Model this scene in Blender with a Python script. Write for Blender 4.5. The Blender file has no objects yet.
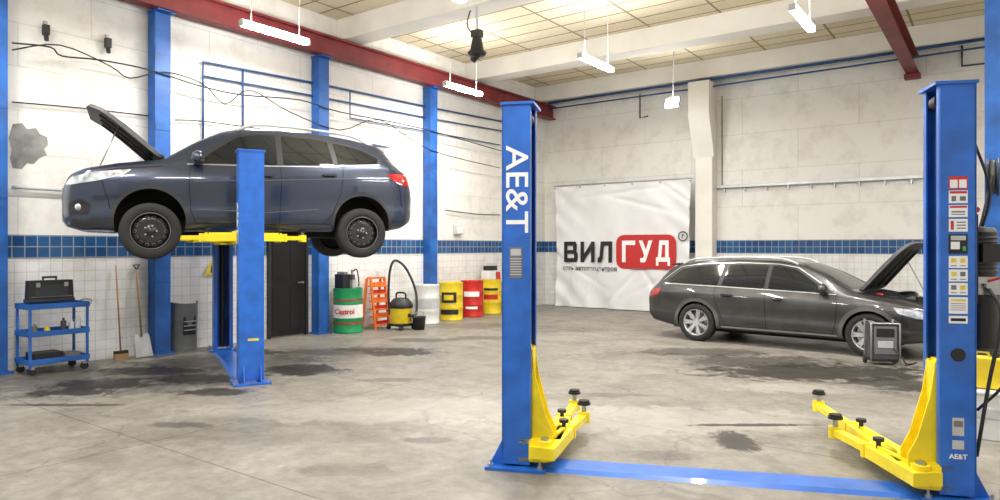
import bpy, bmesh, math, random
import numpy as np
from mathutils import Matrix, Vector, Euler
random.seed(3)
S=bpy.context.scene
COL=S.collection
try:
    S.view_settings.view_transform='Standard'
except Exception: pass
F=690.0; H=1.7; HY=247.0
C36=math.cos(math.radians(36)); S36=math.sin(math.radians(36))
WX=-11.0; WY=17.4; CEIL=6.35
def c2w(Xc,Z): return (C36*Xc-S36*Z, S36*Xc+C36*Z)
def W(px,py,h=0.0):
    Z=F*(H-h)/(py-HY); x,y=c2w((px-500)/F*Z,Z); return (x,y,h)
def PL(px,py,off=0.0):
    x=WX+off; t=(px-500)/F
    Z=x/(-S36+C36*t); y=Z*(C36+S36*t)
    return (x,y,H-(py-HY)*Z/F)
def PB(px,py,off=0.0):
    y=WY-off; t=(px-500)/F
    Z=y/(C36+S36*t); x=Z*(-S36+C36*t)
    return (x,y,H-(py-HY)*Z/F)

# ---------------------------------------------------------------- materials
def newmat(name):
    m=bpy.data.materials.new(name); m.use_nodes=True
    nt=m.node_tree; b=nt.nodes['Principled BSDF']; return m,nt,b
def N(nt,t,**kw):
    n=nt.nodes.new(t)
    for k,v in kw.items(): setattr(n,k,v)
    return n
def mat(name,col,rough=.5,metal=0.,var=.12,scale=6.,coat=0.,bump=0.,emit=None,es=0.,spec=.5):
    m,nt,b=newmat(name)
    tc=N(nt,'ShaderNodeTexCoord'); no=N(nt,'ShaderNodeTexNoise'); no.inputs['Scale'].default_value=scale; no.inputs['Detail'].default_value=4
    nt.links.new(tc.outputs['Object'],no.inputs['Vector'])
    r=N(nt,'ShaderNodeValToRGB')
    r.color_ramp.elements[0].position=.3; r.color_ramp.elements[1].position=.7
    r.color_ramp.elements[0].color=tuple(c*(1-var) for c in col)+(1,)
    r.color_ramp.elements[1].color=tuple(min(1,c*(1+var)) for c in col)+(1,)
    nt.links.new(no.outputs['Fac'],r.inputs['Fac']); nt.links.new(r.outputs['Color'],b.inputs['Base Color'])
    b.inputs['Roughness'].default_value=rough; b.inputs['Metallic'].default_value=metal
    b.inputs['Coat Weight'].default_value=coat; b.inputs['Coat Roughness'].default_value=.05
    b.inputs['Specular IOR Level'].default_value=spec
    if bump:
        bp=N(nt,'ShaderNodeBump'); bp.inputs['Strength'].default_value=bump; bp.inputs['Distance'].default_value=.01
        nt.links.new(no.outputs['Fac'],bp.inputs['Height']); nt.links.new(bp.outputs['Normal'],b.inputs['Normal'])
    if emit:
        b.inputs['Emission Color'].default_value=emit+(1,); b.inputs['Emission Strength'].default_value=es
    return m
M_blue=mat('lift_blue',(.012,.125,.54),.38,var=.18,coat=.3)
M_blue2=mat('column_blue',(.012,.10,.38),.5,var=.35,scale=3)
M_yel=mat('lift_yellow',(.90,.70,.01),.4,var=.12,coat=.2)
M_red=mat('beam_red',(.17,.018,.020),.55,var=.3,scale=3)
M_blk=mat('black_plastic',(.014,.014,.015),.5)
M_rub=mat('rubber',(.018,.018,.018),.8,bump=.2,scale=60)
M_dk=mat('dark_interior',(.006,.006,.007),.9)
M_steel=mat('steel',(.42,.43,.44),.35,metal=.9)
M_grey=mat('grey_plastic',(.16,.165,.17),.55)
M_dgrey=mat('dark_grey_plastic',(.06,.062,.066),.55)
M_lgrey=mat('light_grey',(.5,.51,.52),.5)
M_white=mat('white_paint',(.8,.8,.78),.5,var=.06)
M_wht2=mat('white_plastic',(.68,.69,.68),.4,var=.1)
M_glass=mat('tinted_glass',(.010,.012,.014),.05,var=.2,spec=.5)
M_paintK=mat('car_paint_slate_blue',(.030,.040,.072),.30,metal=.5,coat=1.,var=.06)
M_paintA=mat('car_paint_graphite',(.060,.059,.058),.36,metal=.55,coat=.8,var=.25,scale=3)
M_clad=mat('cladding',(.03,.031,.034),.65)
M_cladA=mat('cladding_dusty',(.10,.098,.094),.7)
M_sill=mat('sill_trim_grey',(.09,.09,.095),.5)
M_sillA=mat('sill_trim_silver',(.32,.32,.32),.45,metal=.4)
M_head=mat('headlamp_glass',(.48,.51,.56),.12,metal=.3,coat=1,var=.5,scale=14)
M_tail=mat('tail_lamp_red',(.34,.006,.006),.15,coat=1)
M_rimb=mat('wheel_black_steel',(.022,.022,.026),.3,metal=.5,coat=.5)
M_rims=mat('wheel_alloy',(.55,.55,.55),.35,metal=.6)
M_green=mat('drum_green',(.01,.28,.10),.4)
M_redp=mat('red_paint',(.52,.02,.015),.4)
M_logo=mat('logo_red',(.50,.022,.022),.5,var=.03)
M_yd=mat('drum_yellow',(.72,.54,.02),.4)
M_or=mat('orange_paint',(.75,.17,.02),.45)
M_conc=mat('rough_concrete',(.24,.24,.23),.9,bump=.4,scale=5,var=.35)
M_wcon=mat('white_concrete',(.78,.76,.70),.8,var=.06,scale=1.5,bump=.1)
M_lamp=mat('lamp_tube',(1,1,1),.5,emit=(1,.99,.97),es=60,var=0)
M_wood=mat('wood',(.33,.2,.09),.6)
M_pipe=mat('pipe_blue',(.015,.07,.22),.45,var=.2)
M_wire=mat('cable_black',(.015,.015,.017),.6)
M_txt=mat('lettering_white',(.85,.86,.88),.5,var=.02)
M_tblk=mat('lettering_black',(.012,.012,.014),.5)
M_tred=mat('label_red',(.55,.03,.03),.5)
M_tyel=mat('label_yellow',(.75,.58,.08),.5)
M_tgrn=mat('label_green',(.05,.4,.15),.5)

def coordvec(nt,a,b_):
    tc=N(nt,'ShaderNodeTexCoord'); sp=N(nt,'ShaderNodeSeparateXYZ'); cb=N(nt,'ShaderNodeCombineXYZ')
    nt.links.new(tc.outputs['Object'],sp.inputs[0])
    nt.links.new(sp.outputs[a],cb.inputs[0]); nt.links.new(sp.outputs[b_],cb.inputs[1]); return cb.outputs[0],tc
def tilemat(name,axis,c1,c2,mortar,w,h,rough=.25,msize=.012,dirt=.3,offs=0.,nscale=1.2):
    m,nt,b=newmat(name)
    v,tc=coordvec(nt,axis,'Z')
    br=N(nt,'ShaderNodeTexBrick'); br.offset=offs; br.offset_frequency=2
    br.inputs['Color1'].default_value=c1+(1,); br.inputs['Color2'].default_value=c2+(1,); br.inputs['Mortar'].default_value=mortar+(1,)
    br.inputs['Scale'].default_value=1; br.inputs['Mortar Size'].default_value=msize; br.inputs['Brick Width'].default_value=w; br.inputs['Row Height'].default_value=h
    nt.links.new(v,br.inputs['Vector'])
    no=N(nt,'ShaderNodeTexNoise'); no.inputs['Scale'].default_value=nscale; no.inputs['Detail'].default_value=8; no.inputs['Roughness'].default_value=.7
    nt.links.new(tc.outputs['Object'],no.inputs['Vector'])
    r=N(nt,'ShaderNodeValToRGB'); r.color_ramp.elements[0].position=.30; r.color_ramp.elements[1].position=.52
    r.color_ramp.elements[0].color=(1-dirt,1-dirt*1.05,1-dirt*1.15,1); r.color_ramp.elements[1].color=(1,1,1,1)
    nt.links.new(no.outputs['Fac'],r.inputs['Fac'])
    mx=N(nt,'ShaderNodeMixRGB',blend_type='MULTIPLY'); mx.inputs['Fac'].default_value=1
    nt.links.new(br.outputs['Color'],mx.inputs[1]); nt.links.new(r.outputs['Color'],mx.inputs[2])
    nt.links.new(mx.outputs[0],b.inputs['Base Color']); b.inputs['Roughness'].default_value=rough
    bp=N(nt,'ShaderNodeBump'); bp.inputs['Strength'].default_value=.4; bp.inputs['Distance'].default_value=.004; bp.invert=True
    nt.links.new(br.outputs['Fac'],bp.inputs['Height']); nt.links.new(bp.outputs['Normal'],b.inputs['Normal'])
    return m
wc=(.80,.785,.745)
M_wallL=tilemat('wall_paint_left','Y',wc,(.77,.755,.72),(.66,.645,.61),1.9,.6,.8,.010,.18,.5,2.)
M_wallB=tilemat('wall_paint_back','X',wc,(.78,.765,.725),(.67,.65,.61),2.6,.9,.8,.010,.18,.5,2.)
M_tileL=tilemat('white_tiles_left','Y',(.80,.80,.79),(.76,.76,.75),(.60,.59,.56),.15,.15,.25,.005,.25)
M_tileB=tilemat('white_tiles_back','X',(.80,.80,.79),(.76,.76,.75),(.60,.59,.56),.15,.15,.25,.005,.25)
M_btL=tilemat('blue_tiles_left','Y',(.014,.065,.19),(.022,.11,.28),(.30,.33,.36),.155,.155,.2,.007,.2)
M_btB=tilemat('blue_tiles_back','X',(.014,.065,.19),(.022,.11,.28),(.30,.33,.36),.155,.155,.2,.007,.2)

def ceilmat():
    m,nt,b=newmat('ceiling_panels')
    v,tc=coordvec(nt,'X','Y')
    br=N(nt,'ShaderNodeTexBrick'); br.offset=0
    br.inputs['Color1'].default_value=(.66,.575,.40,1); br.inputs['Color2'].default_value=(.74,.655,.48,1); br.inputs['Mortar'].default_value=(.28,.22,.13,1)
    br.inputs['Scale'].default_value=1; br.inputs['Mortar Size'].default_value=.024; br.inputs['Brick Width'].default_value=1.5; br.inputs['Row Height'].default_value=.5
    nt.links.new(v,br.inputs['Vector'])
    no=N(nt,'ShaderNodeTexNoise'); no.inputs['Scale'].default_value=14; no.inputs['Detail'].default_value=5
    nt.links.new(tc.outputs['Object'],no.inputs['Vector'])
    mx=N(nt,'ShaderNodeMixRGB',blend_type='OVERLAY'); mx.inputs['Fac'].default_value=.3
    nt.links.new(br.outputs['Color'],mx.inputs[1]); nt.links.new(no.outputs['Fac'],mx.inputs[2])
    nt.links.new(mx.outputs[0],b.inputs['Base Color']); b.inputs['Roughness'].default_value=.85
    bp=N(nt,'ShaderNodeBump'); bp.invert=True; bp.inputs['Strength'].default_value=.6; bp.inputs['Distance'].default_value=.02
    nt.links.new(br.outputs['Fac'],bp.inputs['Height']); nt.links.new(bp.outputs['Normal'],b.inputs['Normal'])
    return m
M_ceil=ceilmat()

def floormat():
    m,nt,b=newmat('worn_concrete_floor')
    L=nt.links.new
    tc=N(nt,'ShaderNodeTexCoord')
    def noise(sc,det=6,ro=.6,dist=0):
        n=N(nt,'ShaderNodeTexNoise'); n.inputs['Scale'].default_value=sc; n.inputs['Detail'].default_value=det; n.inputs['Roughness'].default_value=ro; n.inputs['Distortion'].default_value=dist
        L(tc.outputs['Object'],n.inputs['Vector']); return n.outputs['Fac']
    r=N(nt,'ShaderNodeValToRGB'); e=r.color_ramp.elements
    e[0].position=.30; e[0].color=(.170,.156,.130,1); e[1].position=.70; e[1].color=(.34,.32,.28,1)
    k=r.color_ramp.elements.new(.5); k.color=(.262,.244,.210,1)
    L(noise(1.3,10,.72,.8),r.inputs['Fac'])
    r2=N(nt,'ShaderNodeValToRGB'); e=r2.color_ramp.elements; e[0].position=.32; e[0].color=(.70,.69,.68,1); e[1].position=.6; e[1].color=(1.0,1.0,1.0,1)
    L(noise(9,8,.78),r2.inputs['Fac'])
    mx=N(nt,'ShaderNodeMixRGB',blend_type='MULTIPLY'); mx.inputs['Fac'].default_value=1
    L(r.outputs['Color'],mx.inputs[1]); L(r2.outputs['Color'],mx.inputs[2]); cur=mx.outputs[0]
    br=N(nt,'ShaderNodeTexBrick'); br.offset=0
    br.inputs['Scale'].default_value=1; br.inputs['Mortar Size'].default_value=.012; br.inputs['Mortar Smooth'].default_value=.6
    br.inputs['Brick Width'].default_value=6; br.inputs['Row Height'].default_value=3.05
    br.inputs['Color1'].default_value=(1,1,1,1); br.inputs['Color2'].default_value=(.93,.93,.92,1); br.inputs['Mortar'].default_value=(.55,.53,.50,1)
    L(tc.outputs['Object'],br.inputs['Vector'])
    mx=N(nt,'ShaderNodeMixRGB',blend_type='MULTIPLY'); mx.inputs['Fac'].default_value=1
    L(cur,mx.inputs[1]); L(br.outputs['Color'],mx.inputs[2]); cur=mx.outputs[0]
    vo=N(nt,'ShaderNodeTexVoronoi'); vo.feature='DISTANCE_TO_EDGE'; vo.inputs['Scale'].default_value=.32
    nn=N(nt,'ShaderNodeTexNoise'); nn.inputs['Scale'].default_value=1.5; nn.inputs['Detail'].default_value=6; L(tc.outputs['Object'],nn.inputs['Vector'])
    va=N(nt,'ShaderNodeVectorMath',operation='MULTIPLY_ADD'); L(nn.outputs['Color'],va.inputs[0]); va.inputs[1].default_value=(.8,.8,0); L(tc.outputs['Object'],va.inputs[2]); L(va.outputs[0],vo.inputs['Vector'])
    mr=N(nt,'ShaderNodeMapRange'); L(vo.outputs['Distance'],mr.inputs['Value']); mr.inputs['From Min'].default_value=0; mr.inputs['From Max'].default_value=.006; mr.inputs['To Min'].default_value=.4; mr.inputs['To Max'].default_value=0
    mm=N(nt,'ShaderNodeMixRGB'); L(mr.outputs[0],mm.inputs[0]); L(cur,mm.inputs[1]); mm.inputs[2].default_value=(.06,.055,.05,1); cur=mm.outputs[0]
    rough=N(nt,'ShaderNodeMath',operation='MULTIPLY_ADD'); L(noise(3,5),rough.inputs[0]); rough.inputs[1].default_value=.35; rough.inputs[2].default_value=.26
    nz=noise(3.5,8,.75,.6)
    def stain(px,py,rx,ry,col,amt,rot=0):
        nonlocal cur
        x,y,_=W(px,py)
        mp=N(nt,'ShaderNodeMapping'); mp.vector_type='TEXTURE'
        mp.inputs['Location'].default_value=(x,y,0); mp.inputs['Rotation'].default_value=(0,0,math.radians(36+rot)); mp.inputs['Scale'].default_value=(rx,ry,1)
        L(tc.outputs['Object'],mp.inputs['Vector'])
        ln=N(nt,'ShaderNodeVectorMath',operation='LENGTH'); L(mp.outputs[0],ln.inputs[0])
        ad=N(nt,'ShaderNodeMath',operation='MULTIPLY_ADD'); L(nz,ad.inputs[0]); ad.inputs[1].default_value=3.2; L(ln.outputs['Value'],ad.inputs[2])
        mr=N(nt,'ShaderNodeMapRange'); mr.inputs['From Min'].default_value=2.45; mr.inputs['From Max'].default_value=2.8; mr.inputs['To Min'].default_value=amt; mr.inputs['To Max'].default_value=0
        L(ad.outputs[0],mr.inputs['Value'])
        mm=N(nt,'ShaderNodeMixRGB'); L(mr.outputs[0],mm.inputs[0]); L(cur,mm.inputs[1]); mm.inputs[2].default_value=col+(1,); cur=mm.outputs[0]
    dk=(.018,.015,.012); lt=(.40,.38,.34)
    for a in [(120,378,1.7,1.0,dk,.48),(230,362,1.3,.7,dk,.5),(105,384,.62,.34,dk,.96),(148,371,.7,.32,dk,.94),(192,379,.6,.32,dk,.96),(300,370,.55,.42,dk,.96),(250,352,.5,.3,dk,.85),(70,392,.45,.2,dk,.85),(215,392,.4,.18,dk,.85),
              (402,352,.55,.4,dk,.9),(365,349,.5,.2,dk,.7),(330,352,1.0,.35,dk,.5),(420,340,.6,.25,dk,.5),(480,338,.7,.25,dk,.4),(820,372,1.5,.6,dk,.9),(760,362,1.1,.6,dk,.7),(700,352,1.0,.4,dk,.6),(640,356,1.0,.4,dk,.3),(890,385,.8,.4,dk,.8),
              (480,326,1.8,.5,dk,.3),(250,430,1.6,.5,dk,.2),(560,330,1.2,.4,dk,.25),(650,420,1.8,.5,lt,.4),(735,441,.16,.30,dk,.85),(748,425,.6,.05,dk,.85),(60,405,.6,.06,dk,.7),(400,410,2.0,.5,lt,.35),(800,388,.9,.25,lt,.45),(340,470,.4,.15,dk,.22),(850,440,.8,.25,dk,.25),(600,480,.6,.15,dk,.25),
              (430,440,.25,.10,dk,.4),(660,455,.3,.12,dk,.35),(180,425,.3,.1,dk,.5),(390,380,.4,.12,dk,.4),(600,395,.5,.12,dk,.3)]:
        stain(*a)
    L(cur,b.inputs['Base Color']); L(rough.outputs[0],b.inputs['Roughness']); b.inputs['Specular IOR Level'].default_value=.3
    bp=N(nt,'ShaderNodeBump'); bp.inputs['Strength'].default_value=.15; bp.inputs['Distance'].default_value=.01
    L(noise(20,5),bp.inputs['Height']); L(bp.outputs['Normal'],b.inputs['Normal'])
    return m
M_floor=floormat()

# ---------------------------------------------------------------- mesh builder
def frame(p0,p1):
    d=(Vector(p1)-Vector(p0)); L=d.length; z=d.normalized()
    up=Vector((0,0,1)) if abs(z.z)<.95 else Vector((1,0,0))
    x=up.cross(z).normalized(); y=z.cross(x)
    M=Matrix((x,y,z)).transposed().to_4x4(); M.translation=Vector(p0); return M,L
class B:
    def __init__(s,name): s.name=name; s.v=[]; s.f=[]; s.mi=[]; s.sm=[]; s.mats=[]; s.M=Matrix()
    def add(s,vs,fs,m,smooth=False,M=None):
        if m not in s.mats: s.mats.append(m)
        k=s.mats.index(m); o=len(s.v); T=s.M@M if M is not None else s.M
        s.v+= [T@Vector(v) for v in vs]
        for f in fs: s.f.append([i+o for i in f]); s.mi.append(k); s.sm.append(smooth)
    def box(s,c,sz,m,rot=None,top=None):
        x,y,z=[a/2 for a in sz]; t=top or (1,1)
        vs=[(-x,-y,-z),(x,-y,-z),(x,y,-z),(-x,y,-z),(-x*t[0],-y*t[1],z),(x*t[0],-y*t[1],z),(x*t[0],y*t[1],z),(-x*t[0],y*t[1],z)]
        M=Matrix.Translation(c)
        if rot: M=M@Euler([math.radians(a) for a in rot]).to_matrix().to_4x4()
        s.add(vs,[(0,3,2,1),(4,5,6,7),(0,1,5,4),(1,2,6,5),(2,3,7,6),(3,0,4,7)],m,False,M)
    def cyl(s,p0,p1,r,m,r1=None,n=20,caps=True):
        M,L=frame(p0,p1); r1=r if r1 is None else r1
        a=[2*math.pi*i/n for i in range(n)]
        lo=[(r*math.cos(t),r*math.sin(t),0) for t in a]; hi=[(r1*math.cos(t),r1*math.sin(t),L) for t in a]
        s.add(lo+hi,[(i,(i+1)%n,n+(i+1)%n,n+i) for i in range(n)],m,True,M)
        if caps:
            s.add(lo,[list(range(n))[::-1]],m,False,M); s.add(hi,[list(range(n))],m,False,M)
    def lathe(s,prof,m,M,n=32,smooth=True):
        k=len(prof); vs=[];fs=[]
        for i in range(n):
            t=2*math.pi*i/n
            for r,a in prof: vs.append((r*math.cos(t),r*math.sin(t),a))
        for i in range(n):
            j=(i+1)%n
            for q in range(k-1): fs.append((i*k+q,j*k+q,j*k+q+1,i*k+q+1))
        s.add(vs,fs,m,smooth,M)
    def tube(s,pts,r,m,n=8,sub=0):
        P=[Vector(p) for p in pts]
        if sub:
            Q=[]
            for i in range(len(P)-1):
                a=P[max(i-1,0)];b=P[i];c=P[i+1];d=P[min(i+2,len(P)-1)]
                for j in range(sub):
                    t=j/sub
                    Q.append(.5*((2*b)+(c-a)*t+(2*a-5*b+4*c-d)*t*t+(3*b-a-3*c+d)*t**3))
            P=Q+[P[-1]]
        vs=[];fs=[];k=len(P); px=None
        for i,p in enumerate(P):
            d=(P[min(i+1,k-1)]-P[max(i-1,0)])
            if d.length<1e-9: d=Vector((0,0,1))
            d.normalize()
            if px is None:
                up=Vector((0,0,1)) if abs(d.z)<.9 else Vector((1,0,0)); px=up.cross(d).normalized()
            else: px=(px-d*px.dot(d)).normalized()
            y=d.cross(px)
            for q in range(n):
                t=2*math.pi*q/n; vs.append(p+r*(math.cos(t)*px+math.sin(t)*y))
        for i in range(k-1):
            for q in range(n): fs.append((i*n+q,i*n+(q+1)%n,(i+1)*n+(q+1)%n,(i+1)*n+q))
        fs.append(list(range(n))[::-1]); fs.append([(k-1)*n+q for q in range(n)])
        s.add(vs,fs,m,True)
    def prism(s,poly,th,m,M=None):
        n=len(poly)
        vs=[(x,y,0) for x,y in poly]+[(x,y,th) for x,y in poly]
        s.add(vs,[list(range(n))[::-1],list(range(n,2*n))]+[(i,(i+1)%n,n+(i+1)%n,n+i) for i in range(n)],m,False,M)
    def ell(s,c,r,m,n=20,k=10):
        prof=[(math.sin(math.pi*i/k),-math.cos(math.pi*i/k)) for i in range(k+1)]
        s.lathe(prof,m,Matrix.Translation(c)@Matrix.Diagonal((r[0],r[1],r[2],1)),n)
    def finish(s,loc=(0,0,0),rz=0,parent=None,bevel=0.,fix=True,merge=False):
        me=bpy.data.meshes.new(s.name); me.from_pydata([tuple(v) for v in s.v],[],s.f)
        for m in s.mats: me.materials.append(m)
        me.polygons.foreach_set('material_index',s.mi); me.polygons.foreach_set('use_smooth',s.sm); me.update()
        bm=bmesh.new(); bm.from_mesh(me)
        if merge: bmesh.ops.remove_doubles(bm,verts=bm.verts,dist=1e-5)
        if fix: bmesh.ops.recalc_face_normals(bm,faces=bm.faces)
        bm.to_mesh(me); bm.free()
        ob=bpy.data.objects.new(s.name,me); COL.objects.link(ob); ob.location=loc; ob.rotation_euler=(0,0,rz)
        if parent: ob.parent=parent
        if bevel:
            md=ob.modifiers.new('bevel','BEVEL'); md.width=bevel; md.segments=2; md.limit_method='ANGLE'; md.angle_limit=math.radians(50)
        return ob
def empty(name,loc=(0,0,0),rz=0):
    e=bpy.data.objects.new(name,None); COL.objects.link(e); e.location=loc; e.rotation_euler=(0,0,rz); e.empty_display_size=.2; return e
def text(name,body,size,M,m,parent=None,bold=0.,sx=1.,ext=.001,shear=0.,align='CENTER'):
    cu=bpy.data.curves.new(name,'FONT'); cu.body=body; cu.size=size; cu.extrude=ext; cu.offset=bold; cu.align_x=align; cu.align_y='CENTER'; cu.shear=shear
    cu.materials.append(m)
    ob=bpy.data.objects.new(name,cu); COL.objects.link(ob)
    if parent: ob.parent=parent
    ob.matrix_local=M@Matrix.Diagonal((sx,1,1,1)); return ob
RX=lambda d: Matrix.Rotation(math.radians(d),4,'X')
RY=lambda d: Matrix.Rotation(math.radians(d),4,'Y')
RZ=lambda d: Matrix.Rotation(math.radians(d),4,'Z')
T=lambda *a: Matrix.Translation(a)

# ---------------------------------------------------------------- room
X1=3.2; Y0=-3.5
b=B('floor'); b.box(((WX+X1)/2,(Y0+WY)/2,-.05),(X1-WX+.6,WY-Y0+.6,.1),M_floor); b.finish()
b=B('ceiling'); b.box(((WX+X1)/2,(Y0+WY)/2,CEIL+.05),(X1-WX+.6,WY-Y0+.6,.1),M_ceil); b.finish()
DY0=PL(266,300)[1]; DY1=PL(306,300)[1]; DZ=2.1
b=B('wall_left')
b.box((WX-.15,(Y0+WY)/2,CEIL/2),(.3,WY-Y0,CEIL),M_wallL)
b.finish()
b=B('wall_back'); b.box(((WX+X1)/2,WY+.15,CEIL/2),(X1-WX,.3,CEIL),M_wallB); b.finish()
b=B('wall_right'); b.box((X1+.15,(Y0+WY)/2,CEIL/2),(.3,WY-Y0,CEIL),M_wallL); b.finish()
b=B('door_1'); dc=(DY0+DY1)/2; dw=DY1-DY0
b.box((WX+.03,dc,DZ/2),(.04,dw-.1,DZ-.05),M_dk)
b.box((WX+.04,DY0+.03,DZ/2),(.07,.06,DZ),M_blk); b.box((WX+.04,DY1-.03,DZ/2),(.07,.06,DZ),M_blk); b.box((WX+.04,dc,DZ-.03),(.07,dw-.12,.06),M_blk)
for z0,z1 in ((.15,.95),(1.1,1.95)):
    for q in (-1,1): b.box((WX+.053,dc+q*.2,(z0+z1)/2),(.008,.3,z1-z0),M_dk)
b.cyl((WX+.05,DY1-.14,1.02),(WX+.10,DY1-.14,1.02),.02,M_steel); b.box((WX+.10,DY1-.2,1.02),(.02,.13,.02),M_steel); b.finish()
Zb0,Zb1=1.54,1.87
k=1
for (a,c) in ((Y0,DY0),(DY1,WY)):
    b=B('trim_%d'%k); b.box((WX+.01,(a+c)/2,Zb0/2),(.02,c-a,Zb0),M_tileL); b.finish(); k+=1
    b=B('trim_%d'%k); b.box((WX+.013,(a+c)/2,(Zb0+Zb1)/2),(.026,c-a,Zb1-Zb0),M_btL); b.finish(); k+=1
b=B('trim_%d'%k); b.box(((WX+X1)/2,WY-.01,Zb0/2),(X1-WX-.06,.02,Zb0),M_tileB); b.finish(); k+=1
b=B('trim_%d'%k); b.box(((WX+X1)/2,WY-.013,(Zb0+Zb1)/2),(X1-WX-.06,.026,Zb1-Zb0),M_btB); b.finish(); k+=1
for i,y in enumerate((1.2,5.4,9.7,13.9,17.1)):
    b=B('ceiling_beam'); b.box(((WX+X1)/2,y,CEIL-.22),(X1-WX-.02,.5,.44),M_wcon); b.finish(bevel=.015)
def ibeam(b,x,y0,y1,z0,h,w,m):
    L=y1-y0; yc=(y0+y1)/2
    b.box((x,yc,z0+.012),(w,L,.024),m); b.box((x,yc,z0+h-.012),(w,L,.024),m); b.box((x,yc,z0+h/2),(.02,L,h-.048),m)
b=B('crane_runway_beam'); ibeam(b,WX+.3,Y0+.2,WY-.02,5.44,.38,.22,M_red)
b.box((WX+.3,(Y0+WY)/2,5.84),(.05,WY-Y0-.3,.05),M_red)
b.finish()
b=B('crane_runway_beam'); ibeam(b,-1.55,Y0+.2,WY-.02,5.44,.38,.24,M_red); b.box((-1.55,WY-.12,5.38),(.30,.22,.1),M_red); b.finish()
COLY=[]
for px in (-4,162,323,433):
    y=PL(px,0,.22)[1]; COLY.append(y)
    b=B('steel_column')
    w=.25
    b.box((WX+.14,y-w/2+.012,2.71),(.22,.024,5.40),M_blue2); b.box((WX+.14,y+w/2-.012,2.71),(.22,.024,5.40),M_blue2); b.box((WX+.24,y,2.71),(.02,w-.05,5.38),M_blue2)
    b.box((WX+.16,y,.015),(.28,w+.1,.03),M_blue2); b.box((WX+.2,y,5.425),(.34,w+.04,.025),M_blue2)
    for z in (1.2,2.4,3.6,4.8): b.box((WX+.253,y,z),(.01,w-.02,.1),M_blue2)
    b.finish()
b=B('steel_column'); b.box((-.0,10.0,CEIL/2-.01),(.32,.03,CEIL-.04),M_blue2);b.box((-.145,10.15,CEIL/2-.01),(.03,.27,CEIL-.04),M_blue2);b.box((.145,10.15,CEIL/2-.01),(.03,.27,CEIL-.04),M_blue2); b.box((0,10.15,.015),(.5,.5,.03),M_blue2); b.finish()
b=B('wall_pier'); px0=PB(696,0,.3)[0]; px1=PB(713,0,.3)[0]; xc=(px0+px1)/2; w=px1-px0
b.box((xc,WY-.18,2.9),(w,.36,5.8),M_wcon)
b.prism([(0,3.95),(0,5.8),(-.38,5.8),(-.38,5.0)],w+.1,M_wcon,T(xc-w/2-.05,WY-.36,0)@RZ(90)@RX(90))
b.finish(bevel=.01)
b=B('bare_plaster_patch')
pts=[(13,124),(22,123),(27,129),(36,128),(40,134),(47,137),(48,145),(44,149),(47,155),(39,158),(34,164),(27,163),(22,169),(13,168),(10,158),(12,150),(9,138)]
P=[PL(a,c,.006) for a,c in pts]; n=len(P); b.add([(p[0],p[1],p[2]) for p in P]+[(WX+.001,p[1],p[2]) for p in P],[list(range(n))]+[(i,(i+1)%n,n+(i+1)%n,n+i) for i in range(n)],M_conc); b.finish()

# ---------------------------------------------------------------- lights
def batten(x,y,z=5.1,L=1.25,power=116):
    b=B('ceiling_light')
    b.box((0,0,.055),(.07,L,.03),M_white); b.box((0,0,.005),(.10,L-.06,.075),M_lamp)
    b.box((0,L/2,.01),(.1,.03,.09),M_lgrey); b.box((0,-L/2,.01),(.1,.03,.09),M_lgrey)
    for s in (-.45,.45): b.cyl((0,s,.06),(0,s,CEIL-z-.01),.006,M_lgrey,n=6)
    o=b.finish((x,y,z))
    for nm,pw,zz,rx in (('lamp',power,-.05,0),('lamp_uplight',power*.30,.09,math.pi)):
        l=bpy.data.lights.new(nm,'AREA'); l.shape='RECTANGLE'; l.size=.12; l.size_y=L; l.energy=pw; l.color=(1,.98,.94)
        lo=bpy.data.objects.new(nm,l); COL.objects.link(lo); lo.parent=o; lo.location=(0,0,zz); lo.rotation_euler=(rx,0,0)
for x,y in ((-9.35,6.8),(-9.4,11.6),(-6.07,11.4),(-2.4,11.0),(-6.0,6.8),(-2.4,6.8),(-9.3,2.0),(-6,2.0),(-2.4,2.0),(1.3,6.8),(1.3,11)): batten(x,y)
fx,fy,fz=W(672,103,5.1)
b=B('flood_light'); b.box((0,0,0),(.3,.06,.22),M_lamp,rot=(-30,0,0)); b.box((0,.05,.03),(.34,.08,.26),M_lgrey,rot=(-30,0,0)); b.cyl((0,.06,.1),(0,.1,CEIL-fz-.01),.012,M_lgrey,n=8); b.finish((fx,fy,fz))
l=bpy.data.lights.new('lamp','POINT'); l.energy=60; l.shadow_soft_size=.12; lo=bpy.data.objects.new('flood_light_lamp',l); COL.objects.link(lo); lo.location=(0,-.2,-.12); lo.parent=bpy.data.objects['flood_light']
hx,hy,hz=W(477,50,5.15)
b=B('hanging_fan_heater'); b.cyl((0,0,0),(0,0,.22),.12,M_blk,r1=.08); b.lathe([(.01,-.1),(.14,-.1),(.17,-.05),(.12,0)],M_blk,Matrix()); b.cyl((-.08,-.03,-.2),(.02,0,-.02),.05,M_blk,r1=.1); b.box((0,0,.28),(.16,.16,.12),M_blk)
b.cyl((0,0,.3),(0,0,CEIL-hz-.01),.02,M_lgrey,n=8); b.tube([(-.1,0,.3),(-.3,.1,.55),(-.1,.05,.95),(0,0,1.15)],.012,M_wire,sub=5); b.finish((hx,hy,hz))
w=bpy.data.worlds.new('World'); S.world=w; w.use_nodes=True
bg=w.node_tree.nodes['Background']; bg.inputs[0].default_value=(1.,.98,.94,1); bg.inputs[1].default_value=.78

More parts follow.
